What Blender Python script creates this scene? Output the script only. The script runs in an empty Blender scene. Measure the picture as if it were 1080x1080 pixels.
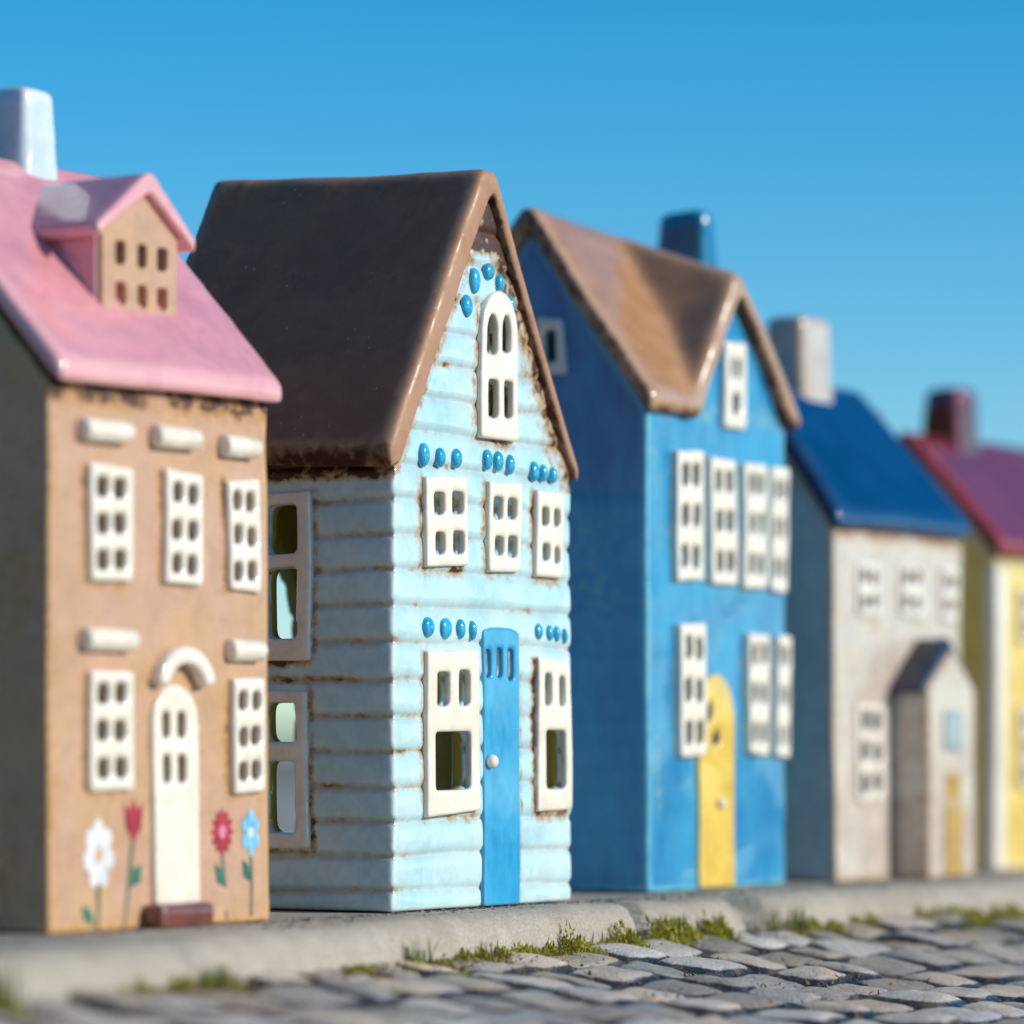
import bpy, bmesh, math, random
import numpy as np
from mathutils import Vector, Matrix

# ------------------------------------------------------------------ basics
random.seed(7)
RNG = np.random.default_rng(7)
CM = 0.01                      # everything below is written in centimetres
sc = bpy.context.scene
COL = sc.collection
A = math.radians(31.5)         # the row of houses runs 31.5 degrees off the line of sight
S_, C_ = math.sin(A), math.cos(A)
ROT = math.pi / 2 - A
CAM_H = 4.05                   # camera height above the pavement


def hash3(i, j, k, seed):
    n = (i * 374761393 + j * 668265263 + k * 2147483647 + seed * 974634777).astype(np.int64) & 0xffffffff
    n = ((n ^ (n >> 13)) * 1274126177) & 0xffffffff
    n = ((n ^ (n >> 16)) * 2246822519) & 0xffffffff
    return ((n ^ (n >> 15)) & 0xffff) / 32767.5 - 1.0


SKEW = np.array(Matrix.Rotation(.7, 3, 'X') @ Matrix.Rotation(.6, 3, 'Y') @ Matrix.Rotation(.4, 3, 'Z'))   # keeps the noise lattice off the walls


def vnoise(P, freq, seed=0):
    """smooth value noise in [-1, 1] at points P (n,3)"""
    Q = (np.asarray(P, dtype=np.float64) @ SKEW) * freq + 1000.0
    I = np.floor(Q).astype(np.int64)
    f = Q - I
    f = f * f * (3 - 2 * f)
    out = 0
    for a in (0, 1):
        wx = f[:, 0] if a else 1 - f[:, 0]
        for b in (0, 1):
            wy = f[:, 1] if b else 1 - f[:, 1]
            for c in (0, 1):
                wz = f[:, 2] if c else 1 - f[:, 2]
                out = out + wx * wy * wz * hash3(I[:, 0] + a, I[:, 1] + b, I[:, 2] + c, seed)
    return out


def fbm(P, freq, seed=0, octaves=3):
    o, amp, tot = 0, 1.0, 0
    for i in range(octaves):
        o = o + amp * vnoise(P, freq * 2 ** i, seed + i * 17)
        tot += amp
        amp *= .5
    return o / tot


def sstep(x, a, b):
    t = np.clip((x - a) / (b - a), 0, 1)
    return t * t * (3 - 2 * t)


# ------------------------------------------------------------------ materials
def lin(r, g, b):
    f = lambda c: c / 12.92 if c <= .04045 else ((c + .055) / 1.055) ** 2.4
    return (f(r / 255), f(g / 255), f(b / 255), 1)


class NT:
    def __init__(s, name):
        s.m = bpy.data.materials.new(name)
        s.m.use_nodes = True
        s.t = s.m.node_tree
        s.t.nodes.clear()
        s.out = s.n('ShaderNodeOutputMaterial')
        s.bs = s.n('ShaderNodeBsdfPrincipled')
        s.l(s.bs.outputs[0], s.out.inputs[0])
        tc = s.n('ShaderNodeTexCoord')
        mp = s.n('ShaderNodeMapping')
        mp.inputs['Scale'].default_value = (100, 100, 100)     # metres -> centimetres
        s.l(tc.outputs['Object'], mp.inputs[0])
        s.co = mp.outputs[0]

    def n(s, k, **kw):
        x = s.t.nodes.new(k)
        for a, b in kw.items():
            setattr(x, a, b)
        return x

    def l(s, a, b):
        s.t.links.new(a, b)

    def noise(s, scale, detail=3, rough=.5, stretch=None, dist=0):
        x = s.n('ShaderNodeTexNoise')
        x.inputs['Scale'].default_value = scale
        x.inputs['Detail'].default_value = detail
        x.inputs['Roughness'].default_value = rough
        x.inputs['Distortion'].default_value = dist
        co = s.co
        if stretch:
            m = s.n('ShaderNodeMapping')
            m.inputs['Scale'].default_value = stretch
            s.l(co, m.inputs[0])
            co = m.outputs[0]
        s.l(co, x.inputs['Vector'])
        return x.outputs['Fac']

    def attr(s, name):
        x = s.n('ShaderNodeAttribute', attribute_name=name)
        return x.outputs['Fac']

    def ramp(s, v, a, b, lo=0.0, hi=1.0):
        x = s.n('ShaderNodeMapRange', interpolation_type='SMOOTHSTEP')
        for i, q in enumerate((a, b, lo, hi)):
            x.inputs[i + 1].default_value = q
        s.l(v, x.inputs[0])
        return x.outputs[0]

    def math(s, op, a, b=None):
        x = s.n('ShaderNodeMath', operation=op)
        for i, q in enumerate((a, b)):
            if q is None:
                continue
            if isinstance(q, (int, float)):
                x.inputs[i].default_value = q
            else:
                s.l(q, x.inputs[i])
        return x.outputs[0]

    def mix(s, f, a, b):
        x = s.n('ShaderNodeMix', data_type='RGBA')
        if isinstance(f, (int, float)):
            x.inputs[0].default_value = f
        else:
            s.l(f, x.inputs[0])
        for i, q in ((6, a), (7, b)):
            if isinstance(q, tuple):
                x.inputs[i].default_value = q
            else:
                s.l(q, x.inputs[i])
        return x.outputs[2]

    def bump(s, v, strength, dist):
        x = s.n('ShaderNodeBump')
        x.inputs['Strength'].default_value = strength
        x.inputs['Distance'].default_value = dist
        s.l(v, x.inputs['Height'])
        s.l(x.outputs[0], s.bs.inputs['Normal'])
        return x


def glaze(name, base, alt, alt_scale=.7, edge=None, edge_amt=.8, stain=None, stain2=None, inside=None, line=None,
          rough=.16, spec=.62, speck=None, bump=.10, stretch=None, coat=.75, edge_lo=.012, edge_hi=.05):
    """hand brushed ceramic glaze: two tones, thin glaze on convex edges, burnt iron marks"""
    k = NT(name)
    c = k.mix(k.ramp(k.noise(alt_scale, 4, .6, stretch, .4), .36, .64), base, alt)
    fine = k.noise(alt_scale * 7, 3, .6, stretch)
    burnt = None
    c2 = k.n('ShaderNodeHueSaturation')
    k.l(c, c2.inputs['Color'])
    k.l(k.math('MULTIPLY', k.ramp(fine, .3, .7, .965, 1.035), k.ramp(k.noise(alt_scale * 2.6, 5, .7, stretch, .8), .3, .7, .9, 1.06)), c2.inputs['Value'])
    c = c2.outputs[0]
    if edge:
        e = k.ramp(k.attr('cvx'), edge_lo, edge_hi)
        e = k.math('MULTIPLY', e, k.ramp(k.noise(1.6, 3, .6), .25, .6, .35 * edge_amt, edge_amt))
        c = k.mix(e, c, edge)
    if speck:
        v = k.n('ShaderNodeTexVoronoi')
        v.inputs['Scale'].default_value = 3.2
        k.l(k.co, v.inputs['Vector'])
        sp = k.ramp(v.outputs['Distance'], .05, .13, 1, 0)
        sp = k.math('MULTIPLY', sp, k.ramp(k.noise(.9, 2), .46, .56))
        c = k.mix(sp, c, speck)
    if line:
        c = k.mix(k.math('MULTIPLY', k.attr('line'), k.ramp(k.noise(2.5, 3, .6), .3, .6, .45, 1)), c, line)
    if stain:
        a = k.attr('stain')
        a = k.math('MULTIPLY', a, k.ramp(k.noise(.9, 3, .6), .32, .62, .45, 1.12))
        nz = k.noise(4.0, 4, .62, None, .3)
        f = k.math('ADD', a, k.math('MULTIPLY', k.math('SUBTRACT', nz, .5), 1.6))
        halo = k.ramp(f, .12, .7, 0, .85)
        core = k.ramp(f, .58, .95)
        gate = k.ramp(a, .02, .15)
        c = k.mix(k.math('MULTIPLY', halo, gate), c, stain2 or stain)
        burnt = k.math('MULTIPLY', core, gate)
        c = k.mix(burnt, c, stain)
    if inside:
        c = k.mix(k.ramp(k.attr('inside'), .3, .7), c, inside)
    k.l(c, k.bs.inputs['Base Color'])
    r = k.ramp(k.noise(2.2, 3), .3, .7, rough * .7, rough * 1.5)
    k.bs.inputs['Specular IOR Level'].default_value = spec
    k.bs.inputs['Coat Weight'].default_value = coat
    if burnt:                                    # burnt iron is drier than the glaze round it
        r = k.math('ADD', r, k.math('MULTIPLY', burnt, .35))
        k.l(k.math('SUBTRACT', coat, k.math('MULTIPLY', burnt, coat)), k.bs.inputs['Coat Weight'])
    k.l(r, k.bs.inputs['Roughness'])
    k.bs.inputs['Coat Roughness'].default_value = .035
    if bump:
        h = k.math('ADD', k.noise(1.3, 2, .5, stretch), k.math('MULTIPLY', k.noise(7, 2, .5), .06))
        k.bump(h, bump, .003)
    return k.m


BROWN = (.055, .018, .007, 1)
RUST = (.30, .125, .035, 1)
OCHRE = (.50, .38, .07, 1)
M = {}
M['pale'] = glaze('pale blue glaze', (.43, .675, .72, 1), (.55, .735, .75, 1), .45, edge=(.80, .86, .83, 1), edge_amt=.75,
                  stain=BROWN, stain2=(.48, .26, .075, 1), inside=OCHRE, line=(.46, .38, .28, 1), rough=.13)
M['cream'] = glaze('cream glaze', (.86, .79, .67, 1), (.83, .74, .60, 1), .6, edge=(.88, .83, .74, 1), rough=.13, edge_amt=.6)
M['bead'] = glaze('turquoise blue glaze', (.014, .33, .57, 1), (.03, .42, .65, 1), 2.0, edge=(.35, .56, .62, 1), edge_amt=.4, rough=.1,
                  edge_lo=.02, edge_hi=.12)
M['door_blue'] = glaze('bright blue glaze', (.010, .285, .57, 1), (.03, .37, .65, 1), .9, edge=(.22, .52, .62, 1), rough=.14,
                       stretch=(1, 1, .45), edge_amt=.7)
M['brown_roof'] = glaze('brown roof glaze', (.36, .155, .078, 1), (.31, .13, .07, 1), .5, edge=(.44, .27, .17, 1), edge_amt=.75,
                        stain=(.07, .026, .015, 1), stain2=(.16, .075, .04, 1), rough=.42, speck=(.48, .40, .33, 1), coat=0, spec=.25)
M['tan_roof'] = glaze('tan roof glaze', (.52, .28, .135, 1), (.43, .215, .09, 1), .45, edge=(.50, .31, .19, 1), rough=.2,
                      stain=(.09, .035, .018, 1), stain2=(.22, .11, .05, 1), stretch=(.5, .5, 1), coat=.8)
M['pink_wall'] = glaze('pinkish clay glaze', (.53, .32, .165, 1), (.54, .32, .215, 1), .35, edge=(.62, .36, .13, 1), edge_amt=.8,
                       stain=(.065, .024, .009, 1), stain2=(.44, .21, .05, 1), inside=(.32, .24, .08, 1), rough=.3, coat=.08)
M['pink_roof'] = glaze('pink roof glaze', (.78, .34, .365, 1), (.73, .295, .335, 1), .4, edge=(.82, .46, .45, 1), rough=.13, edge_amt=.7, coat=.9)
M['white_blue'] = glaze('bluish white glaze', (.54, .67, .69, 1), (.60, .71, .73, 1), .6, edge=(.74, .8, .8, 1), rough=.16)
M['maroon_step'] = glaze('dark maroon glaze', (.13, .03, .022, 1), (.18, .045, .03, 1), .9, edge=(.35, .15, .09, 1), rough=.12)
M['blue_wall'] = glaze('strong blue glaze', (.008, .205, .46, 1), (.025, .295, .53, 1), .8, stretch=(1, 1, .4), edge=(.13, .50, .64, 1), edge_amt=.9,
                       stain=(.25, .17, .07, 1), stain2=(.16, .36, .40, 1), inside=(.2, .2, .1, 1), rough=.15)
M['teal'] = glaze('deep teal blue glaze', (.004, .11, .24, 1), (.008, .15, .30, 1), .6, edge=(.06, .34, .48, 1), rough=.14, edge_amt=.6)
M['yellow'] = glaze('yellow glaze', (.80, .56, .09, 1), (.74, .49, .06, 1), .7, edge=(.82, .62, .2, 1), rough=.16)
M['stone_wall'] = glaze('off white glaze', (.62, .55, .47, 1), (.56, .47, .39, 1), .5, edge=(.55, .33, .17, 1), edge_amt=.5,
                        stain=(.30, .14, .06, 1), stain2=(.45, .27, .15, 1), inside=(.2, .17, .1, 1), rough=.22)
M['navy_roof'] = glaze('navy blue roof glaze', (.002, .025, .095, 1), (.004, .036, .125, 1), .4, edge=(.04, .10, .22, 1), rough=.1, edge_amt=.5, spec=.45, coat=.6)
M['porch_navy'] = glaze('blackish navy glaze', (.006, .01, .022, 1), (.01, .016, .035, 1), .5, edge=(.03, .05, .10, 1), rough=.1, spec=.3, coat=.3)
M['yellow_wall'] = glaze('lemon yellow glaze', (.78, .58, .14, 1), (.74, .53, .11, 1), .5, edge=(.82, .74, .50, 1), rough=.18,
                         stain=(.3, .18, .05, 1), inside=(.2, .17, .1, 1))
M['maroon_roof'] = glaze('maroon roof glaze', (.19, .018, .03, 1), (.15, .013, .025, 1), .4, edge=(.36, .06, .06, 1), rough=.12, spec=.45, coat=.5)
M['maroon_chimney'] = glaze('dark red glaze', (.10, .01, .014, 1), (.075, .008, .01, 1), .6, edge=(.30, .06, .06, 1), rough=.12)
M['grey_glaze'] = glaze('grey blue glaze', (.28, .36, .40, 1), (.33, .40, .43, 1), .8, edge=(.4, .45, .48, 1), rough=.12)
M['ochre_door'] = glaze('ochre glaze', (.58, .37, .09, 1), (.50, .31, .07, 1), .8, edge=(.65, .47, .2, 1), rough=.18)


def plain(name, col, rough=.3):
    k = NT(name)
    f = k.ramp(k.noise(3.2, 4, .65, (1, 1, .5), .8), .3, .7)
    k.l(k.mix(f, tuple(c * .66 for c in col[:3]) + (1,), tuple(min(.85, c * 1.12 + .02) for c in col[:3]) + (1,)), k.bs.inputs['Base Color'])
    k.bs.inputs['Roughness'].default_value = rough
    k.bs.inputs['Coat Weight'].default_value = .2
    return k.m


M['p_white'] = plain('white paint', (.80, .80, .84, 1))
M['p_peach'] = plain('peach paint', (.80, .45, .30, 1))
M['p_red'] = plain('red paint', (.42, .018, .04, 1))
M['p_rose'] = plain('rose paint', (.75, .25, .35, 1))
M['p_sky'] = plain('sky blue paint', (.20, .55, .80, 1))
M['p_green'] = plain('dark green paint', (.02, .15, .10, 1))
M['p_stem'] = plain('grey green paint', (.16, .17, .10, 1))


# ------------------------------------------------------------------ geometry helpers (cm)
def prism(poly, axis, a, b):
    """closed prism: poly of 2-D points; axis 'y' -> (x,z), 'x' -> (y,z), 'z' -> (x,y)"""
    def P(u, v, w):
        return (u, w, v) if axis == 'y' else (w, u, v) if axis == 'x' else (u, v, w)
    n = len(poly)
    vs = [P(u, v, a) for u, v in poly] + [P(u, v, b) for u, v in poly]
    fs = [tuple(range(n)), tuple(range(2 * n - 1, n - 1, -1))]
    fs += [(i, i + n, (i + 1) % n + n, (i + 1) % n) for i in range(n)]
    return vs, fs


def box(x0, x1, y0, y1, z0, z1):
    return prism([(x0, z0), (x1, z0), (x1, z1), (x0, z1)], 'y', y0, y1)


def hexa(bot, top):
    """eight-corner solid from two quads"""
    return list(bot) + list(top), [(0, 1, 2, 3), (7, 6, 5, 4), (0, 4, 5, 1), (1, 5, 6, 2), (2, 6, 7, 3), (3, 7, 4, 0)]


def arch(x0, x1, z0, z1, rise, n=12, point=0.0):
    """door-like outline with an arched (or slightly pointed) head"""
    cx, w = (x0 + x1) / 2, (x1 - x0) / 2
    pts = [(x0, z0), (x1, z0)]
    for i in range(n + 1):
        t = math.pi * i / n
        zz = math.sin(t)
        zz = zz * (1 - point) + point * (1 - abs(math.cos(t)))
        pts.append((cx + w * math.cos(t), z1 - rise + rise * zz))
    return pts


def to_bm(solids):
    bm = bmesh.new()
    for vs, fs in solids:
        b2 = bmesh.new()
        v = [b2.verts.new(p) for p in vs]
        for f in fs:
            b2.faces.new([v[i] for i in f])
        bmesh.ops.recalc_face_normals(b2, faces=b2.faces)
        me = bpy.data.meshes.new('tmp')
        b2.to_mesh(me)
        b2.free()
        bm.from_mesh(me)
        bpy.data.meshes.remove(me)
    return bm


def tmp_obj(solids):
    bm = to_bm(solids)
    me = bpy.data.meshes.new('tmp')
    bm.to_mesh(me)
    bm.free()
    o = bpy.data.objects.new('tmp', me)
    COL.objects.link(o)
    return o


def curvature(me, P, it=14):
    ne = len(me.edges)
    E = np.empty(ne * 2, np.int32)
    me.edges.foreach_get('vertices', E)
    E = E.reshape(-1, 2)
    n = len(P)
    ii = np.concatenate([E[:, 0], E[:, 1]])
    jj = np.concatenate([E[:, 1], E[:, 0]])
    deg = np.maximum(np.bincount(ii, minlength=n), 1)
    Q = P.copy()
    for _ in range(it):
        Q = np.stack([np.bincount(ii, weights=Q[jj, a], minlength=n) / deg for a in range(3)], axis=1)
    N = np.empty(n * 3, np.float32)
    me.vertices.foreach_get('normal', N)
    return ((P - Q) * N.reshape(-1, 3)).sum(1), N.reshape(-1, 3)


def set_attr(me, name, v):
    a = me.attributes.new(name, 'FLOAT', 'POINT')
    a.data.foreach_set('value', np.asarray(v, np.float32))


class House:
    def __init__(s, name, loc, label, seed, amp=.05):
        s.root = bpy.data.objects.new(name, None)
        COL.objects.link(s.root)
        s.root.location = (loc[0] * CM, loc[1] * CM, 0)
        s.root.rotation_euler = (0, 0, ROT)
        s.root.empty_display_size = .02
        s.root['label'] = label
        s.root['category'] = 'house'
        s.root['group'] = 'ceramic houses in a row on the pavement'
        s.seed, s.amp = seed, amp

    def warp(s, P):
        """hand made wobble, the same for every part of the house; nothing moves at the foot"""
        k = sstep(P[:, 2], 0.0, 1.5)
        D = np.stack([vnoise(P, .16, s.seed + i) * s.amp + vnoise(P, .55, s.seed + 5 + i) * s.amp * .55 for i in range(3)], axis=1)
        D[:, 2] *= k
        return P + D

    def clay(s, name, solids, mat, cuts=(), void=(), voxel=.08, smooth=4, parent=None, fn=None, label=None, cv=14, detail=0.0, disp=None):
        tmp = tmp_obj(solids)
        kill = [tmp]
        for cs in (void, cuts):
            if cs:
                c = tmp_obj(cs)
                kill.append(c)
                m = tmp.modifiers.new('cut', 'BOOLEAN')
                m.operation = 'DIFFERENCE'
                m.solver = 'EXACT'
                m.use_self = True
                m.object = c
                c.hide_render = True
        m = tmp.modifiers.new('remesh', 'REMESH')
        m.mode = 'VOXEL'
        m.voxel_size = voxel
        m.adaptivity = 0
        if smooth:
            m = tmp.modifiers.new('smooth', 'SMOOTH')
            m.factor = .5
            m.iterations = smooth
        bpy.context.view_layer.update()
        dg = bpy.context.evaluated_depsgraph_get()
        me = bpy.data.meshes.new_from_object(tmp.evaluated_get(dg))
        for o in kill:
            d = o.data
            bpy.data.objects.remove(o)
            bpy.data.meshes.remove(d)
        n = len(me.vertices)
        P = np.empty(n * 3, np.float32)
        me.vertices.foreach_get('co', P)
        P = P.reshape(-1, 3).astype(np.float64)
        cvx, N = curvature(me, P, cv)
        set_attr(me, 'cvx', cvx)
        if fn:
            for k, v in fn(P, N).items():
                set_attr(me, k, v)
        if disp is not None:
            P = P + N * disp(P, N)[:, None]
        if detail:
            P = P + N * (vnoise(P, 1.3, s.seed + 40) * detail)[:, None]
        P = s.warp(P) * CM
        me.vertices.foreach_set('co', P.astype(np.float32).ravel())
        me.polygons.foreach_set('use_smooth', np.ones(len(me.polygons), bool))
        me.update()
        return s.add(name, me, mat, parent, label)

    def add(s, name, me, mat, parent=None, label=None):
        for m in (mat if isinstance(mat, (list, tuple)) else [mat]):
            me.materials.append(m)
        o = bpy.data.objects.new(name, me)
        me.name = name
        COL.objects.link(o)
        o.parent = parent or s.root
        if label:
            o['label'] = label
        return o

    # windows: frame slab standing a little proud of the wall, with through holes
    def window(s, frame, holes, mat, t=.12, face='y', at=0.0, voxel=.05, name='window', label=None, smooth=4, turn=0.0):
        """face 'y' -> on the front (outline x,z at y=at); 'x' -> on the side (outline y,z at x=at)"""
        cx = sum(p[0] for p in frame) / len(frame)
        cz = sum(p[1] for p in frame) / len(frame)
        ct, st = math.cos(turn), math.sin(turn)
        jit = random.Random(int(abs(cx * 97 + cz * 31) * 100))
        if len(frame) == 4:
            frame = [(a + jit.uniform(-.05, .05), b + jit.uniform(-.06, .06)) for a, b in frame]
        turn += jit.uniform(-.018, .018)
        ct, st = math.cos(turn), math.sin(turn)
        R = lambda pts: [(cx + (a - cx) * ct - (b - cz) * st, cz + (a - cx) * st + (b - cz) * ct) for a, b in pts]
        sol = [prism(R(frame), face, at - t, at + .08)]
        cut = [prism(R(h), face, at - 1, at + 1) for h in holes]
        return s.clay(name, sol, mat, cuts=cut, voxel=voxel, smooth=smooth, label=label, cv=8)


def R4(x0, x1, z0, z1):
    return [(x0, z0), (x1, z0), (x1, z1), (x0, z1)]


def grid_panes(x0, x1, z0, z1, nx, nz, px=.16, pz=.16, bx=.18, bz=.2):
    """rows of pane holes inside a frame"""
    px, bx = min(px, .155 * (x1 - x0)), min(bx, .14 * (x1 - x0))
    out = []
    w = (x1 - x0 - 2 * px - (nx - 1) * bx) / nx
    h = (z1 - z0 - 2 * pz - (nz - 1) * bz) / nz
    for i in range(nx):
        for j in range(nz):
            a = x0 + px + i * (w + bx) + random.uniform(-.03, .03)
            b = z0 + pz + j * (h + bz) + random.uniform(-.03, .03)
            out.append(R4(a, a + w, b, b + h))
    return out


def hole_prisms(holes, face='y', a=-1.0, b=1.0):
    return [prism(h, face, a, b) for h in holes]


def capsule_bm(bm, x0, x1, y, z, r, mi=0):
    """sausage along x (lintels)"""
    n, m = 12, 6
    rings = []
    for i in range(m + 1):
        t = math.pi / 2 * (1 - i / m)
        rings.append((x0 + r * .35 * (1 - math.sin(t)), r * math.cos(t) if i else .001))
    rings += [(x0 + x1 - a, b) for a, b in reversed(rings)]
    prev = None
    for a, rr in rings:
        cur = [bm.verts.new((a, y - rr * math.cos(2 * math.pi * q / n) * .9, z + rr * math.sin(2 * math.pi * q / n))) for q in range(n)]
        if prev:
            for q in range(n):
                bm.faces.new((prev[q], prev[(q + 1) % n], cur[(q + 1) % n], cur[q]))
        prev = cur


def near_edges(P, rects, side_w, face='y'):
    """burn marks and painted frame shadow round the left and lower sides of the window frames"""
    a = P[:, 0] if face == 'y' else P[:, 1]
    z = P[:, 2]
    s = np.zeros(len(P))
    for (x0, x1, z0, z1, kl, kb) in rects:
        inz = sstep(z, z0 - .25, z0 + .1) * (1 - sstep(z, z1 - .1, z1 + .2))
        inx = sstep(a, x0 - .2, x0 + .15) * (1 - sstep(a, x1 - .15, x1 + .2))
        s = np.maximum(s, kl * inz * np.clip(1 - np.abs(a - (x0 - .04)) / side_w, 0, 1))
        s = np.maximum(s, kb * inx * np.clip(1 - np.abs(z - (z0 - .04)) / (side_w * 1.1), 0, 1))
    return s


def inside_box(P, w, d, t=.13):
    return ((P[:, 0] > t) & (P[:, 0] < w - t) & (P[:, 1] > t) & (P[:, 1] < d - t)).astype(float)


# ================================================================== THE PALE BLUE HOUSE (in focus)
def build_pale():
    W, D, EZ, AX, AZ = 8.0, 7.1, 10.35, 3.85, 16.75
    h = House('ceramic_house', (-2.69, 96.94),
              'pale blue weatherboard ceramic house with steep dark brown gable roof and bright blue door', 11, .065)
    panes = {
        'W1': (R4(1.16, 3.02, 7.86, 9.98), [R4(1.54, 2.0, 9.08, 9.58), R4(2.32, 2.82, 9.12, 9.62), R4(1.58, 2.0, 8.18, 8.68), R4(2.36, 2.84, 8.2, 8.72)]),
        'W2': (R4(3.9, 5.4, 7.88, 10.05), [R4(4.12, 4.55, 9.13, 9.65), R4(4.76, 5.18, 9.15, 9.65), R4(4.2, 4.6, 8.27, 8.72), R4(4.8, 5.22, 8.23, 8.74)]),
        'W3': (R4(6.12, 7.42, 7.78, 9.95), [R4(6.35, 6.7, 9.07, 9.52), R4(6.94, 7.24, 9.08, 9.5), R4(6.4, 6.76, 8.2, 8.62), R4(6.98, 7.24, 8.15, 8.55)]),
        'arch': (arch(3.5, 5.2, 11.0, 14.55, 1.0), [arch(3.76, 4.24, 13.02, 13.98, .45), arch(4.46, 4.86, 13.1, 13.98, .4), R4(3.84, 4.28, 11.52, 12.42), R4(4.54, 4.94, 11.56, 12.42)]),
        'LL': (R4(1.26, 3.48, 2.2, 6.0), [R4(1.68, 2.22, 4.7, 5.48), R4(2.62, 3.1, 4.7, 5.5), R4(1.6, 3.1, 2.78, 4.1)]),
        'LR': (R4(6.15, 7.72, 2.2, 5.85), [R4(6.46, 6.78, 4.74, 5.5), R4(7.14, 7.42, 4.74, 5.45), R4(6.52, 7.4, 2.76, 4.15)]),
    }
    slits = [R4(3.84, 4.08, 5.36, 6.0), R4(4.36, 4.6, 5.38, 6.06), R4(4.84, 5.1, 5.32, 6.04)]
    sidew = {
        'U': (R4(2.2, 4.95, 5.75, 9.62), [R4(2.6, 3.42, 8.18, 9.3), R4(3.72, 4.55, 8.18, 9.3), R4(2.6, 3.42, 6.25, 7.86), R4(3.72, 4.55, 6.25, 7.86)]),
        'L': (R4(2.26, 4.95, 1.4, 5.12), [R4(2.58, 3.42, 3.9, 4.8), R4(3.75, 4.45, 3.95, 4.75), R4(2.62, 3.42, 1.8, 3.44), R4(3.75, 4.45, 1.88, 3.37)]),
    }
    gable = [(0, 0), (W, 0), (W, EZ), (AX + .2, AZ + .3), (AX - .2, AZ + .3), (0, EZ)]
    t = .5
    vg = [(t, .4), (W - t, .4), (W - t, EZ - .1), (AX, AZ - 1.3), (t, EZ - .1)]
    cuts = hole_prisms(slits)
    for f, hs in panes.values():
        cuts += hole_prisms(hs)
    for f, hs in sidew.values():
        cuts += hole_prisms(hs, 'x', -1, 1)
    cuts.append(prism(arch(1.5, 6.3, .8, 9.2, 3.8, 14), 'y', D - 1, D + 1))
    groove0, pitch = .48, .808

    def gz(P, N):
        z = P[:, 2] + vnoise(P, .5, 3) * .06 + vnoise(P, 1.3, 4) * .02
        k = (z - groove0) / pitch
        return (k - np.round(k)) * pitch

    def disp(P, N):
        dz = gz(P, N)
        out = 1 - inside_box(P, W, D)
        horiz = sstep(np.abs(N[:, 0]) + np.abs(N[:, 1]), .5, .9) * out
        side = sstep(-N[:, 0], .5, .8)
        front = 1 - side
        g = np.exp(-(dz / .085) ** 2)
        frac = (dz / pitch) % 1.0
        lap = (1 - frac) * .04 + .018 * np.sin(np.pi * frac)                      # each board leans out towards its lower edge
        return horiz * ((-.095 * side - .055 * front) * g + lap * (side + .55 * front) + vnoise(P, .9, 8) * .03)

    rects = [(1.16, 3.02, 7.86, 9.98, .62, .62), (3.9, 5.4, 7.88, 10.05, .5, .35), (6.12, 7.42, 7.78, 9.95, .5, .55), (3.5, 5.2, 11.0, 14.4, .55, .8),
             (1.26, 3.48, 2.2, 6.0, .45, .6), (6.15, 7.72, 2.2, 5.85, .9, .8)]

    def fn(P, N):
        x, y, z = P.T
        front = sstep(-N[:, 1], .4, .7)
        side = sstep(-N[:, 0], .4, .7)
        dz = gz(P, N)
        ins = inside_box(P, W, D)
        g = np.exp(-(dz / .07) ** 2)
        # front: distance below the two rakes of the gable
        zl = EZ + (AZ - EZ) * x / AX
        zr = EZ + (AZ - EZ) * (W - x) / (W - AX)
        dl, dr = (zl - z) * .52, (zr - z) * .54
        s = np.clip(1.0 - (dr - .3) / .75, 0, 1) * .85 * (z > 9.9)
        s = np.maximum(s, np.clip(1.0 - (dl - .3) / .22, 0, 1) * .6 * (z > 9.9))
        s = np.maximum(s, sstep(z, 15.2, 15.5) * 1.5)
        s = np.maximum(s, 1.25 * near_edges(P, rects, .27))
        patch = sstep(fbm(P, .55, 61), .0, .5)
        s = np.maximum(s, g * (.1 + .62 * patch))
        s = np.maximum(s, np.clip(1 - np.abs(x - 5.5) / .1, 0, 1) * (z < 5.6) * .62)      # seam beside the door
        s = np.maximum(s, np.clip(1 - np.hypot(x - 1.2, z - 7.95) / .5, 0, 1) * .5)
        fs = s * front
        # side wall
        s2 = g * (.22 + .55 * sstep(fbm(P, .6, 33), -.15, .5)) * (z < 9.6)
        s2 = np.maximum(s2, sstep(z, 9.72, 9.95) * 1.1)
        s2 = np.maximum(s2, near_edges(P, [(2.2, 4.95, 5.75, 9.62, .8, 1.2), (2.26, 4.95, 1.4, 5.12, .95, .7)], .17, 'x'))
        s2 = np.maximum(s2, np.clip(1 - np.abs(z - 5.33) / .16, 0, 1) * sstep(y, 1.9, 2.3) * 1.2)
        ln = np.exp(-((dz + .03) / .09) ** 2) * (side * .7 + front * .28) * (1 - ins)
        return {'stain': np.maximum(fs, s2 * side) * (1 - ins), 'inside': ins, 'line': ln}

    h.clay('walls', [prism(gable, 'y', 0, D)], M['pale'], cuts=cuts, void=[prism(vg, 'y', t, D - t)], voxel=.06, smooth=50,
           fn=fn, disp=disp)
    # roof: two thick clay slabs meeting at the ridge
    th, of, ob, eo = .62, .24, .35, .25
    def rl(y, lift):
        sl = (AZ - EZ) / AX
        sr = (AZ - EZ) / (W - AX)
        ap = (AX - .12, AZ + .62 + lift)
        inn = (AX - .02, AZ + .02 + lift)
        return [(-eo - .24, EZ - eo * sl + .1), (-.04, EZ - .28), inn, (W - .02, EZ - .26), (W + eo - .2, EZ - .12), (W + eo - .14, EZ + .12), (AX + .12, AZ + .56 + lift), (AX - .5, AZ + .56 + lift), (-eo - .34, EZ + .12)]
    n = 9
    ys = [(-of) + (D + ob + of) * i / (n - 1) for i in range(n)]
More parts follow.
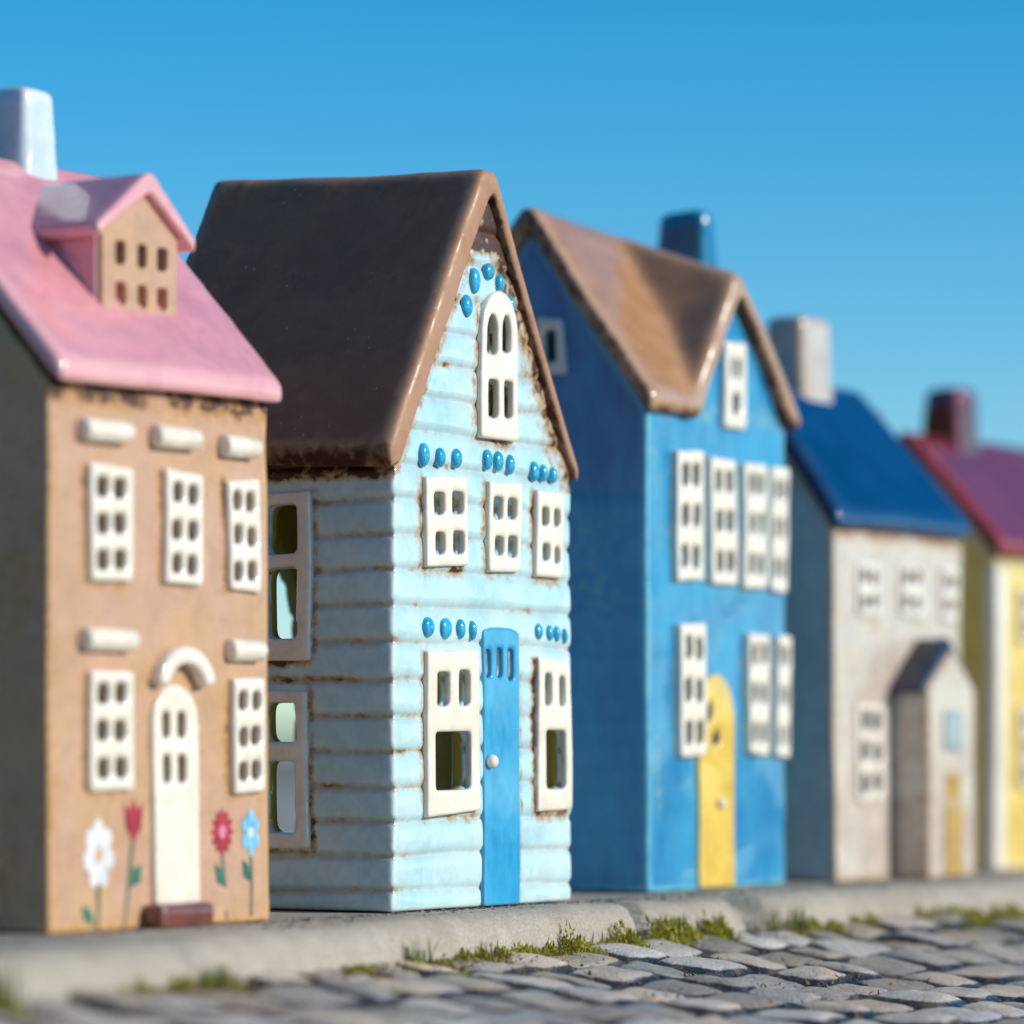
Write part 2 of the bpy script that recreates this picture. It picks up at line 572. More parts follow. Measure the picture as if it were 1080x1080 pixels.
    vs, fs = [], []
    for i, y in enumerate(ys):
        u = i / (n - 1)
        lift = .22 * u - .05 * math.sin(math.pi * u)
        for (a, b) in rl(y, lift * 1.0):
            eave = (b < EZ + 1)
            vs.append((a, y, b + (.35 * u if eave else 0)))
    m = 9
    for i in range(n - 1):
        for q in range(m):
            fs.append((i * m + q, i * m + (q + 1) % m, (i + 1) * m + (q + 1) % m, (i + 1) * m + q))
    fs.append(tuple(range(m)))
    fs.append(tuple(range(n * m - 1, (n - 1) * m - 1, -1)))

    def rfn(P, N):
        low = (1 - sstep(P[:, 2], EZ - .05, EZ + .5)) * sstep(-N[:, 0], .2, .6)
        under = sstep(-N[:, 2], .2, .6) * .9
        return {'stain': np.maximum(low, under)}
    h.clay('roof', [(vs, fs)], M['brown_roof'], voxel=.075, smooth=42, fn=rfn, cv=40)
    tw = {'W1': .03, 'W2': .015, 'W3': .025, 'arch': .02, 'LL': .012, 'LR': .012}
    for k, (f, hs) in panes.items():
        h.window(f, hs, M['cream'], t=.15, turn=tw[k] * .6, voxel=.045, smooth=12, label='cream arched gable window with four panes' if k == 'arch' else None)
    for k, (f, hs) in sidew.items():
        h.window(f, hs, M['cream'], t=.16, face='x', voxel=.055, smooth=8)
    door = h.clay('door', [prism(arch(3.74, 5.36, .02, 6.56, .16, 10), 'y', -.09, .06)], M['door_blue'], cuts=hole_prisms(slits), voxel=.045, smooth=7, cv=8)
    kb = bmesh.new()
    bmesh.ops.create_uvsphere(kb, u_segments=20, v_segments=14, radius=.17)
    for v in kb.verts:
        v.co = Vector((v.co.x + 3.98, v.co.y * .9 - .16, v.co.z + 3.4))
    finish_bm(h, 'knob', kb, M['cream'], door, label='white round door knob')
    beads = [(1.24, 10.4, .2, .29), (1.95, 10.38, .19, .24), (2.66, 10.42, .19, .24), (3.98, 10.5, .18, .25), (4.48, 10.5, .19, .25), (5.02, 10.46, .17, .25),
             (6.18, 10.37, .19, .25), (6.62, 10.36, .14, .22), (7.08, 10.34, .14, .21),
             (1.44, 6.49, .24, .24), (2.2, 6.47, .24, .25), (2.85, 6.46, .16, .24), (3.36, 6.43, .13, .24),
             (6.35, 6.48, .17, .2), (6.86, 6.47, .14, .2), (7.2, 6.46, .13, .2), (7.58, 6.42, .1, .19),
             (3.02, 14.07, .19, .27), (3.36, 14.68, .2, .3), (3.98, 14.95, .22, .2), (4.5, 14.71, .17, .24), (5.02, 14.25, .16, .22)]
    for (x, z, a, b) in beads:
        bm = bmesh.new()
        bmesh.ops.create_uvsphere(bm, u_segments=20, v_segments=12, radius=1)
        for v in bm.verts:
            j = 1 + .06 * math.sin(7 * v.co.x + x * 3)
            v.co = Vector((x - .05 + v.co.x * a * j, -.02 + v.co.y * .13, z + v.co.z * b))
        finish_bm(h, 'bead', bm, M['bead'])


def finish_bm(h, name, bm, mat, parent=None, label=None, warp=True, smooth=True):
    me = bpy.data.meshes.new(name)
    bmesh.ops.recalc_face_normals(bm, faces=bm.faces)
    bm.to_mesh(me)
    bm.free()
    n = len(me.vertices)
    P = np.empty(n * 3, np.float32)
    me.vertices.foreach_get('co', P)
    P = P.reshape(-1, 3).astype(float)
    if warp:
        P = h.warp(P)
    me.vertices.foreach_set('co', (P * CM).astype(np.float32).ravel())
    me.polygons.foreach_set('use_smooth', np.full(len(me.polygons), smooth))
    me.update()
    return h.add(name, me, mat, parent, label)


def slab_roof(W, ridge, d, ez, rz, th=.45, xo0=.35, xo1=.35, eo=.3, rx0=None, rx1=None, sag=.1, rz1=None, drop=.42, lip=.1):
    """side-gabled roof shell (ridge along x): outer and inner skins joined"""
    rx0 = -xo0 if rx0 is None else rx0
    rx1 = W + xo1 if rx1 is None else rx1
    rz1 = rz if rz1 is None else rz1
    n = 7
    vs, fs = [], []
    sl = (rz - ez) / ridge
    for i in range(n):
        u = i / (n - 1)
        ex = -xo0 + (W + xo0 + xo1) * u
        rx = rx0 + (rx1 - rx0) * u
        zz = rz + (rz1 - rz) * u - sag * math.sin(math.pi * u)
        prof = [(ex, -eo, ez - min(drop, eo * sl * .5)), (ex, -eo + .12, ez - drop), (rx, ridge, zz - th * 1.35), (ex, d + eo - .12, ez - drop), (ex, d + eo, ez - min(drop, eo * sl * .5)),
                (ex, d + eo + .06, ez + lip), (rx, ridge + .18, zz), (rx, ridge - .18, zz), (ex, -eo - .06, ez + lip)]
        vs += prof
    m = 9
    for i in range(n - 1):
        for q in range(m):
            fs.append((i * m + q, i * m + (q + 1) % m, (i + 1) * m + (q + 1) % m, (i + 1) * m + q))
    fs.append(tuple(range(m)))
    fs.append(tuple(range(n * m - 1, (n - 1) * m - 1, -1)))
    return vs, fs


def house_shell(W, D, ez, ridge, az):
    t = .5
    gab = [(0, 0), (D, 0), (D, ez), (ridge, az), (0, ez)]
    vo = [(t, .4), (D - t, .4), (D - t, ez - .2), (ridge, az - .9), (t, ez - .2)]
    return prism(gab, 'x', 0, W), prism(vo, 'x', t, W - t)


def side_verge(P, x, eps=.0):
    return P


# ================================================================== THE PINK-ROOFED HOUSE
def petal_flower(h, name, cx, cz, rx, rz, n, mat, cmat, cr, stem_to, leaf, inner=.55, label=None, tulip=False):
    """flower painted on the facade: low relief of glaze"""
    bm = bmesh.new()
    mats = [mat, cmat or mat, M['p_stem'], M['p_green']]

    def blob(pts, y, mi):
        top = [bm.verts.new((a, y, b)) for a, b in pts]
        bot = [bm.verts.new((a, .03, b)) for a, b in pts]
        f = bm.faces.new(top)
        f.material_index = mi
        for i in range(len(pts)):
            g = bm.faces.new((top[i], top[(i + 1) % len(pts)], bot[(i + 1) % len(pts)], bot[i]))
            g.material_index = mi
    if tulip:
        blob([(cx, cz - rz), (cx + rx * .75, cz - rz * .35), (cx + rx, cz + rz * .75), (cx + rx * .45, cz + rz * .45), (cx + .02, cz + rz), (cx - rx * .4, cz + rz * .45),
              (cx - rx, cz + rz * .8), (cx - rx * .8, cz - rz * .3)], -.022, 0)
    else:
        pts = []
        K = n * 8
        for i in range(K):
            a = 2 * math.pi * i / K
            r = inner + (1 - inner) * abs(math.cos(n * a / 2)) ** .8
            pts.append((cx + rx * r * math.sin(a), cz + rz * r * math.cos(a)))
        blob(pts, -.022, 0)
        if cmat:
            blob([(cx + cr * math.cos(2 * math.pi * i / 14), cz + cr * 1.2 * math.sin(2 * math.pi * i / 14)) for i in range(14)], -.03, 1)
    sx, sz = stem_to
    w = .055
    ux = cx + (sx - cx) * .5 + .03
    blob([(cx - w, cz - rz * .8), (ux - w, (cz - rz * .8 + sz) / 2), (sx - w, sz), (sx + w, sz), (ux + w, (cz - rz * .8 + sz) / 2), (cx + w, cz - rz * .8)], -.015, 2)
    lx, lz, ldx, ldz = leaf
    blob([(lx, lz), (lx + ldx * .9, lz + ldz * .25), (lx + ldx, lz + ldz), (lx + ldx * .35, lz + ldz * .8)], -.02, 3)
    finish_bm(h, name, bm, mats, label=label, smooth=False)


def build_pink():
    W, D, EZ, RY, RZ = 7.9, 8.4, 11.3, 4.2, 16.1
    h = House('ceramic_house', (-9.45, 86.79), 'brown clay ceramic house with pink roof, dormer and flowers painted beside its cream door', 23, .05)
    fr = [R4(1.22, 2.72, 7.22, 9.68), R4(3.9, 5.2, 7.2, 9.64), R4(6.2, 7.38, 7.14, 9.58), R4(1.3, 2.74, 2.9, 5.38), R4(6.36, 7.54, 2.82, 5.24)]
    holes = [grid_panes(f[0][0], f[1][0], f[0][1], f[2][1], 2, 3, .26, .26, .24, .34) for f in fr]
    dpan = [R4(3.86 + a, 4.14 + a, 3.05 + b, 3.62 + b) for a in (0, .56) for b in (0, .92)]
    dx, dy = 2.98, .85
    dw = [R4(dx + a, dx + a + .34, b, b + .5) for a in (.5, 1.27, 2.0) for b in (13.15, 14.0)]
    sh, vo = house_shell(W, D, EZ, RY, RZ)
    cuts = [c for hs in holes for c in hole_prisms(hs)] + hole_prisms(dpan)
    cuts.append(prism(arch(2, 6, .8, 8, 2), 'y', D - 1, D + 1))
    rects = [(f[0][0], f[1][0], f[0][1], f[2][1], .8, .5) for f in fr]  # window shadows painted dark brown left of and below these frames

    def fn(P, N):
        x, y, z = P.T
        front = sstep(-N[:, 1], .3, .7)
        s = np.maximum(near_edges(P, rects, .22), sstep(z, 10.6, 11.1) * .95)
        s = np.maximum(s, np.clip(1 - x / .5, 0, 1) * .5)
        s = np.maximum(s, np.clip(1 - np.abs(x - 3.35) / .12, 0, 1) * (z < 5) * .4)
        s = np.maximum(s, np.clip(1 - np.abs(x - 5.3) / .14, 0, 1) * (z < 4.6) * .5)
        s = np.maximum(s, np.clip(1 - z / .2, 0, 1) * .5)
        return {'stain': np.maximum(s * front, .35 * sstep(fbm(P, .5, 5), 0, .5) * (1 - front)), 'inside': inside_box(P, W, D)}
    h.clay('walls', [sh], M['pink_wall'], cuts=cuts, void=[vo], voxel=.09, smooth=4, fn=fn, detail=.02)
    h.clay('roof', [slab_roof(W, RY, D, EZ, RZ + .5, xo0=.12, xo1=.14, eo=.38, sag=.05, drop=.08, th=.4, lip=.36)], M['pink_roof'], voxel=.09, smooth=44, cv=24, detail=.02)
    for f, hs in zip(fr, holes):
        h.window(f, hs, M['cream'], t=.17, voxel=.06, turn=random.uniform(-.015, .01))
    for (a, b, z) in ((.95, 2.6, 10.36), (3.45, 5.02, 10.34), (5.97, 7.3, 10.28), (1.02, 2.78, 6.03), (6.15, 7.45, 5.88)):
        bm = bmesh.new()
        capsule_bm(bm, a, b, -.1, z, .25)
        finish_bm(h, 'lintel', bm, M['cream'])
    door = h.clay('door', [prism(arch(3.5, 5.16, .45, 5.12, .85, 12), 'y', -.12, .06)], M['cream'], cuts=hole_prisms(dpan), voxel=.06, smooth=5, cv=8)
    # arched hood
    pts_o, pts_i = [], []
    for i in range(15):
        t = math.radians(12 + 156 * i / 14)
        pts_o.append((4.48 + 1.02 * math.cos(t), 4.93 + 1.0 * math.sin(t)))
        pts_i.append((4.48 + .66 * math.cos(t), 4.93 + .62 * math.sin(t)))
    h.clay('door_hood', [prism(pts_o + pts_i[::-1], 'y', -.34, .05)], M['cream'], voxel=.06, smooth=5, cv=8)
    h.clay('doorstep', [box(3.15, 5.1, -.55, .05, 0, .52)], M['maroon_step'], voxel=.06, smooth=24, cv=8)
    # dormer: little gabled box standing in the roof slope
    dwid, dap, dez, dbase = 2.72, 1.5, 14.75, 12.3
    dprof = [(dx, dbase), (dx + dwid, dbase), (dx + dwid, dez), (dx + dap, dez + .85), (dx, dez)]
    vprof = [(dx + .35, dbase + .4), (dx + dwid - .35, dbase + .4), (dx + dwid - .35, dez - .1), (dx + dap, dez + .4), (dx + .35, dez - .1)]

    def dfn(P, N):
        return {'inside': ((P[:, 1] > dy + .25)).astype(float) * 0, 'stain': np.clip(1 - np.abs(P[:, 2] - 12.9) / .2, 0, 1) * .4}
    dor = h.clay('dormer', [prism(dprof, 'y', dy, 3.6)], M['pink_wall'], void=[prism(vprof, 'y', dy + .35, 3.4)], cuts=hole_prisms(dw, 'y', dy - 1, dy + .6), voxel=.05,
                 smooth=2, fn=dfn, cv=8)
    dsl = 1.25 / dap
    dr = [(dx - .34, dez - .28), (dx - .02, dez - .02), (dx + dap, dez + .8), (dx + dwid + .02, dez - .02), (dx + dwid + .36, dez - .3),
          (dx + dwid + .42, dez + .02), (dx + dap + .12, dez + 1.24), (dx + dap - .12, dez + 1.24), (dx - .42, dez + .02)]
    h.clay('dormer_roof', [prism(dr, 'y', dy - .2, 4.1)], M['pink_roof'], voxel=.065, smooth=16, parent=dor, cv=14)
    # dormer side cheeks are glazed pink like the roof
    h.clay('dormer_cheek', [hexa([(dx - .06, dy + .12, 12.4), (dx + .05, dy + .12, 12.4), (dx + .05, 3.4, 12.4), (dx - .06, 3.4, 12.4)],
                                 [(dx - .06, dy + .12, dez), (dx + .05, dy + .12, dez), (dx + .05, 3.4, dez), (dx - .06, 3.4, dez)])], M['pink_roof'], voxel=.05, smooth=2, parent=dor, cv=8)
    h.clay('chimney', [hexa([(3.95, 3.6, 14.6), (5.4, 3.6, 14.6), (5.4, 5.6, 14.6), (3.95, 5.6, 14.6)],
                            [(4.05, 3.75, 18.15), (5.25, 3.75, 18.15), (5.25, 5.45, 18.1), (4.05, 5.45, 18.1)])], M['white_blue'], voxel=.08, smooth=60, cv=14)
    petal_flower(h, 'painted_flower', 1.66, 1.6, .52, .74, 7, M['p_white'], M['p_peach'], .14, (1.6, .02), (1.5, .12, -.42, .42), .72,
                 label='large white painted flower left of the door')
    petal_flower(h, 'painted_flower', 2.88, 2.28, .34, .46, 5, M['p_red'], None, .1, (2.52, .02), (2.72, .85, .42, .5), tulip=True, label='red painted tulip left of the door')
    petal_flower(h, 'painted_flower', 6.1, 1.98, .4, .5, 12, M['p_red'], M['p_rose'], .12, (6.22, .05), (6.2, .75, -.34, .52), .6, label='dark red painted daisy right of the door')
    petal_flower(h, 'painted_flower', 7.14, 1.95, .34, .52, 6, M['p_sky'], M['p_white'], .1, (7.12, .1), (7.14, .85, -.3, .5), .62, label='light blue painted flower near the right edge')


# ================================================================== THE STRONG BLUE HOUSE
def build_blue():
    W, D, EZ, RY, RZ = 7.7, 7.1, 12.5, 3.5, 17.35
    h = House('ceramic_house', (3.44, 109.13), 'strong blue ceramic house with tan double gabled roof and narrow yellow door', 37, .06)
    fr = [R4(1.28, 2.68, 8.0, 11.4), R4(3.14, 4.5, 7.98, 11.32), R4(4.94, 6.2, 7.96, 11.28), R4(6.46, 7.44, 7.9, 11.2),
          R4(1.42, 2.82, 3.45, 6.9), R4(5.2, 6.4, 3.48, 6.8), R4(6.82, 7.62, 3.4, 6.75)]
    holes = [grid_panes(f[0][0], f[1][0], f[0][1], f[2][1], 2, 3, .3, .32, .22, .5) for f in fr]
    gw = R4(3.9, 5.1, 12.05, 14.45)
    gh = [R4(4.2, 4.42, 13.45, 14.0), R4(4.55, 4.8, 13.45, 14.0), R4(4.33, 4.72, 12.5, 13.05)]
    dh = [arch(3.02, 3.3, 4.35, 4.85, .12), [(3.3, 3.75), (3.75, 3.75), (3.55, 4.3)]]
    sh, vo = house_shell(W, D, EZ, RY, RZ - .1)
    ga, gz_ = 4.55, 15.7
    gab = prism([(1.95, EZ - .4), (7.68, EZ - .4), (7.68, EZ), (ga, gz_), (2.2, EZ)], 'y', .0, 2.6)
    gv = prism([(2.7, EZ - .8), (7.0, EZ - .8), (6.9, EZ - .1), (ga, gz_ - .8), (2.9, EZ - .1)], 'y', .5, 3.0)
    cuts = [c for hs in holes + [gh, dh] for c in hole_prisms(hs)]
    sw = R4(2.45, 3.25, 13.45, 14.9)
    shole = R4(2.68, 3.02, 13.75, 14.6)
    cuts.append(prism(shole, 'x', -1, 1))
    cuts.append(prism(arch(2, 6, .8, 8, 2), 'y', D - 1, D + 1))
    rects = [(f[0][0], f[1][0], f[0][1], f[2][1], .7, .3) for f in fr]

    def fn(P, N):
        x, y, z = P.T
        front = sstep(-N[:, 1], .3, .7)
        s = near_edges(P, rects, .2)
        s = np.maximum(s, np.clip(1 - np.abs(x - .45) / .5, 0, 1) * .5 * sstep(fbm(P, .5, 2), -.2, .4))
        s = np.maximum(s, sstep(z, 11.9, 12.5) * (1 - sstep(z, 12.5, 13)) * .5)
        s = np.maximum(s, np.clip(1 - np.abs(x - 2.55) / .12, 0, 1) * (z < 5.5) * .55)
        side = .42 * sstep(fbm(P, .3, 8), .12, .6)
        return {'stain': np.maximum(s * front, side * (1 - front)), 'inside': inside_box(P, W, D)}
    h.clay('walls', [sh, gab], M['blue_wall'], cuts=cuts, void=[vo, gv], voxel=.09, smooth=14, fn=fn, detail=.015)
    # main roof + front gable roof, one clay shell
    main = slab_roof(W, RY, D, EZ + .15, RZ + .45, xo0=.3, xo1=.1, eo=.3, sag=.02, rz1=RZ - .05, th=.5)
    y0, y1 = -.38, 3.2
    def gp(y, lift):
        return [(1.72, y, EZ - .32), (2.2, y, EZ - .3), (ga, y, gz_ - .05 + lift), (7.62, y, EZ - .25), (7.98, y, EZ - .3), (8.08, y, EZ + .05),
                (ga + .1, y, gz_ + .6 + lift), (ga - .3, y, gz_ + .6 + lift), (1.66, y, EZ + .05)]
    vs = gp(y0, -.05) + [(a, b, c) for a, b, c in gp(y1, 1.15)]
    m = 9
    fs = [(q, (q + 1) % m, (q + 1) % m + m, q + m) for q in range(m)] + [tuple(range(m)), tuple(range(2 * m - 1, m - 1, -1))]

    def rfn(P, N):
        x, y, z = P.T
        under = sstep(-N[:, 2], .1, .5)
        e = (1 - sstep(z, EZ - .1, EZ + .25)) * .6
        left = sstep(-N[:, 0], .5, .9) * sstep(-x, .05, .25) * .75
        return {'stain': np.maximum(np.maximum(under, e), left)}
    # a slot keeps the gable wall clear of the main slab
    inner = prism([(2.35, EZ - 1.5), (7.5, EZ - 1.5), (7.5, EZ - .3), (ga, gz_ - .12), (2.35, EZ - .3)], 'y', -1.5, 1.2)
    h.clay('roof', [main, (vs, fs)], M['tan_roof'], cuts=[inner], voxel=.09, smooth=46, cv=24, fn=rfn, detail=.015)
    h.clay('chimney', [hexa([(6.35, 1.75, 15.0), (7.45, 1.75, 15.0), (7.45, 3.7, 15.0), (6.35, 3.7, 15.0)],
                            [(6.45, 1.85, 18.35), (7.2, 1.85, 18.35), (7.2, 3.35, 18.3), (6.45, 3.35, 18.3)])], M['teal'], voxel=.08, smooth=60, cv=14)
    for f, hs in zip(fr, holes):
        h.window(f, hs, M['cream'], t=.22, voxel=.07, smooth=5, turn=random.uniform(-.02, .02))
    h.window(gw, gh, M['cream'], t=.2, voxel=.07, smooth=5, label='cream window in the front gable')
    h.window(sw, [shole], M['cream'], t=.15, face='x', voxel=.07, label='small single pane window in the side gable')
    door = h.clay('door', [prism(arch(2.6, 4.55, .02, 5.65, 1.35, 14), 'y', -.12, .06)], M['yellow'], cuts=hole_prisms(dh), voxel=.07, smooth=5, cv=8)
    kb = bmesh.new()
    bmesh.ops.create_uvsphere(kb, u_segments=16, v_segments=10, radius=.14)
    for v in kb.verts:
        v.co = Vector((v.co.x + 3.62, v.co.y - .16, v.co.z + 2.23))
    finish_bm(h, 'knob', kb, M['cream'], door, label='pale round door knob')


# ================================================================== THE OFF-WHITE HOUSE WITH A PORCH
def build_cream():
    W, D, EZ, RY, RZ = 8.15, 5.6, 9.7, 2.75, 13.7
    h = House('ceramic_house', (8.88, 117.58), 'off white ceramic house with glossy navy roof and small gabled porch', 51, .06)
    fr = [R4(1.3, 2.75, 7.3, 8.85), R4(4.0, 5.5, 7.35, 8.95), R4(6.6, 7.8, 7.35, 8.9), R4(1.25, 3.0, 2.15, 4.95)]
    holes = [grid_panes(f[0][0], f[1][0], f[0][1], f[2][1], 2, n, .3, .25, .3, .32) for f, n in zip(fr, (2, 2, 2, 3))]
    sh, vo = house_shell(W, D, EZ, RY, RZ)
    cuts = [c for hs in holes for c in hole_prisms(hs)]
    cuts.append(prism(arch(2, 6, .8, 7, 2), 'y', D - 1, D + 1))

    def fn(P, N):
        x, y, z = P.T
        front = sstep(-N[:, 1], .3, .7)
        s = near_edges(P, [(f[0][0], f[1][0], f[0][1], f[2][1], .45, .4) for f in fr], .25)
        s = np.maximum(s, sstep(z, 9.2, 9.6) * .7)
        s = np.maximum(s, np.clip(1 - np.abs(x - 3.5) / .3, 0, 1) * .6 * (z < 7))
        return {'stain': s * front, 'inside': inside_box(P, W, D)}
    h.clay('walls', [sh], M['stone_wall'], cuts=cuts, void=[vo], voxel=.1, smooth=5, fn=fn, detail=.02)
    h.clay('roof', [slab_roof(W, RY, D, EZ + .1, RZ + .45, xo0=.35, xo1=.15, eo=.3, rx0=.1, rx1=6.7, sag=.05, drop=.12, lip=.36)], M['navy_roof'], voxel=.1, smooth=60, cv=20)
    h.clay('chimney', [hexa([(2.25, 2.1, 12.4), (4.3, 2.1, 12.4), (4.3, 3.5, 12.4), (2.25, 3.5, 12.4)],
                            [(2.3, 2.15, 15.95), (4.15, 2.15, 15.95), (4.15, 3.45, 15.95), (2.3, 3.45, 15.95)])], M['stone_wall'], voxel=.09, smooth=60, cv=14)
    for f, hs in zip(fr, holes):
        h.window(f, hs, M['cream'], t=.11, voxel=.08, smooth=5)
    # porch
    px0, px1, py, pe, pa = 3.6, 6.7, -1.15, 5.35, 6.45
    pm = (px0 + px1) / 2

    def pfn(P, N):
        return {'stain': np.clip(1 - np.abs(P[:, 0] - px0) / .15, 0, 1) * .4, 'inside': np.zeros(len(P))}
    porch = h.clay('porch', [prism([(px0, 0), (px1, 0), (px1, pe), (pm + .1, pa), (px0, pe)], 'y', py, .1)], M['stone_wall'], voxel=.08, smooth=5, fn=pfn, cv=14)
    pr = [(px0 - .2, pe - .22), (px0 - .02, pe - .05), (pm + .1, pa - .02), (px1 + .02, pe - .05), (px1 + .2, pe - .22), (px1 + .24, pe + .02), (pm + .15, pa + .36), (pm + .0, pa + .36), (px0 - .25, pe + .02)]
    h.clay('porch_roof', [prism(pr, 'y', py + .12, .1)], M['porch_navy'], voxel=.08, smooth=6, parent=porch, cv=14)
    h.clay('porch_window', [prism(R4(4.55, 5.75, 3.55, 4.75), 'y', py - .08, py + .05)], M['grey_glaze'], voxel=.06, smooth=4, parent=porch, cv=8)
    h.clay('porch_door', [prism(R4(4.6, 5.7, .05, 3.0), 'y', py - .08, py + .05)], M['ochre_door'], cuts=[prism(R4(4.6 - .1, 5.8, 2.05, 2.75), 'y', py - .3, py - .02)], voxel=.06, smooth=4, parent=porch, cv=8)


# ================================================================== THE YELLOW HOUSE
def build_yellow():
    W, D, EZ, RY, RZ = 8.1, 5.6, 9.4, 2.75, 12.9
    h = House('ceramic_house', (14.44, 127.45), 'yellow ceramic house with maroon roof and dark red chimney', 67, .06)
    fr = [R4(1.6, 2.9, 6.9, 8.5), R4(3.6, 4.9, 6.9, 8.5), R4(5.6, 6.9, 6.9, 8.5), R4(1.6, 2.9, 2.4, 4.9), R4(5.6, 6.9, 2.4, 4.9)]
    holes = [grid_panes(f[0][0], f[1][0], f[0][1], f[2][1], 2, n, .28, .25, .28, .3) for f, n in zip(fr, (2, 2, 2, 3, 3))]
    sh, vo = house_shell(W, D, EZ, RY, RZ)
    cuts = [c for hs in holes for c in hole_prisms(hs)]
    cuts.append(prism(arch(2, 6, .8, 7, 2), 'y', D - 1, D + 1))

    def fn(P, N):
        s = sstep(P[:, 2], 9.0, 9.3) * .6 * sstep(-N[:, 1], .3, .7)
        return {'stain': s, 'inside': inside_box(P, W, D)}
    h.clay('walls', [sh], M['yellow_wall'], cuts=cuts, void=[vo], voxel=.1, smooth=5, fn=fn, detail=.02)
    h.clay('corner_trim', [box(-.05, .75, -.07, .4, 0, 9.1)], M['cream'], voxel=.08, smooth=5, cv=8, label='broad cream stripe down the front corner')
    h.clay('roof', [slab_roof(W, RY, D, EZ + .1, RZ + .4, xo0=.4, xo1=.2, eo=.35, rx0=-.7, sag=.05, drop=.12, lip=.36)], M['maroon_roof'], voxel=.1, smooth=60, cv=20)
    h.clay('chimney', [hexa([(1.85, 2.05, 11.6), (3.5, 2.05, 11.6), (3.5, 3.5, 11.6), (1.85, 3.5, 11.6)],
                            [(1.9, 2.1, 14.75), (3.4, 2.1, 14.75), (3.4, 3.4, 14.75), (1.9, 3.4, 14.75)])], M['maroon_chimney'], voxel=.09, smooth=60, cv=14)
    for f, hs in zip(fr, holes):
        h.window(f, hs, M['cream'], t=.2, voxel=.08, smooth=5)
    h.clay('door', [prism(arch(3.4, 5.1, .02, 4.9, .8), 'y', -.12, .06)], M['cream'], voxel=.08, smooth=5, cv=8)


build_pale()
build_pink()
build_blue()
build_cream()
build_yellow()

# ================================================================== THE SETTING  (frame: x along the row, y = away from the street, origin at the pale house)
ORG = (-2.69, 96.94)


def place(name, me, mat, kind='structure', label=None, cat=None):
    me.materials.clear()
    for m in (mat if isinstance(mat, list) else [mat]):
        me.materials.append(m)
    o = bpy.data.objects.new(name, me)
    COL.objects.link(o)
    o.location = (ORG[0] * CM, ORG[1] * CM, 0)
    o.rotation_euler = (0, 0, ROT)
    o['kind'] = kind
    if label:
        o['label'] = label
    if cat:
        o['category'] = cat
    return o


def grid_mesh(name, X, Y, Z):
    """X,Y,Z arrays (n,m) in cm"""
    n, m = X.shape
    V = np.stack([X, Y, Z], -1).reshape(-1, 3) * CM
    idx = np.arange(n * m).reshape(n, m)
    F = np.stack([idx[:-1, :-1], idx[1:, :-1], idx[1:, 1:], idx[:-1, 1:]], -1).reshape(-1, 4)
    me = bpy.data.meshes.new(name)
    me.vertices.add(len(V))
    me.vertices.foreach_set('co', V.astype(np.float32).ravel())
    me.loops.add(F.size)
    me.loops.foreach_set('vertex_index', F.ravel().astype(np.int32))
    me.polygons.add(len(F))
    me.polygons.foreach_set('loop_start', np.arange(0, F.size, 4, dtype=np.int32))
    me.polygons.foreach_set('use_smooth', np.ones(len(F), bool))
    me.update(calc_edges=True)
    me.validate()
    return me


def seg(a, b, step):
    return list(np.arange(a, b, step))


KP = np.array([-200, -60, -19.5, -11.1, -3.1, 4.2, 12.8, 20, 28, 60, 250.])
KG = np.array([6, 6, 4.1, 3.1, 2.2, 1.9, 2.0, 2.5, 3.2, 5, 8.])


def kerb_g(p):
    p = np.asarray(p, float)
    return sum(np.interp(p + o, KP, KG) for o in (-3, -1.5, 0, 1.5, 3)) / 5


GROUND = -.80


def build_kerb():
    ps = np.array(seg(-200, -34, 4) + seg(-34, 44, .14) + seg(44, 250, 4))
    prof = [(-160, 0), (-60, 0), (-30, 0), (-12, 0)] + [(-8 + .5 * i, 0) for i in range(13)]       # offsets from the kerb front, z
    prof = [(a, b) for a, b in prof if a < -1.55]
    prof += [(-1.5 + .12 * i, 0) for i in range(6)]
    for i in range(11):
        t = math.pi / 2 * i / 10
        prof.append((-.78 + .78 * math.sin(t), -.62 + .62 * math.cos(t)))
    prof += [(.05, -.75), (.08, -.9), (.1, -1.1), (.12, -1.4), (.14, -1.8)]
    prof = np.array(prof)
    g = kerb_g(ps)
    X = np.repeat(ps[:, None], len(prof), 1)
    Q = g[:, None] + prof[None, :, 0]
    Z = np.repeat(prof[None, :, 1], len(ps), 0).copy()
    P = np.stack([X, -Q, Z], -1).reshape(-1, 3)
    w = sstep(prof[:, 0], -2.2, -.7)[None, :]
    nz = (fbm(P, .35, 91) * .12 + fbm(P, 1.6, 92) * .035).reshape(X.shape)
    Q = Q + nz * w
    Z = Z + np.minimum((fbm(P, .5, 95) * .06 + fbm(P, 2.5, 96) * .02).reshape(X.shape), .04) * w - .02
    for (pj, wd, dep) in ((8.3, .22, .45), (13.7, .62, .5), (-12.2, .12, .08), (29, .25, .4), (-33, .25, .4)):
        k = np.exp(-(np.abs(X - pj - .25 * np.sin(Z * 3)) / wd) ** 4) * w
        Q -= k * dep * .9
        Z -= k * dep * .55
    return grid_mesh('kerb', X, -Q, Z)


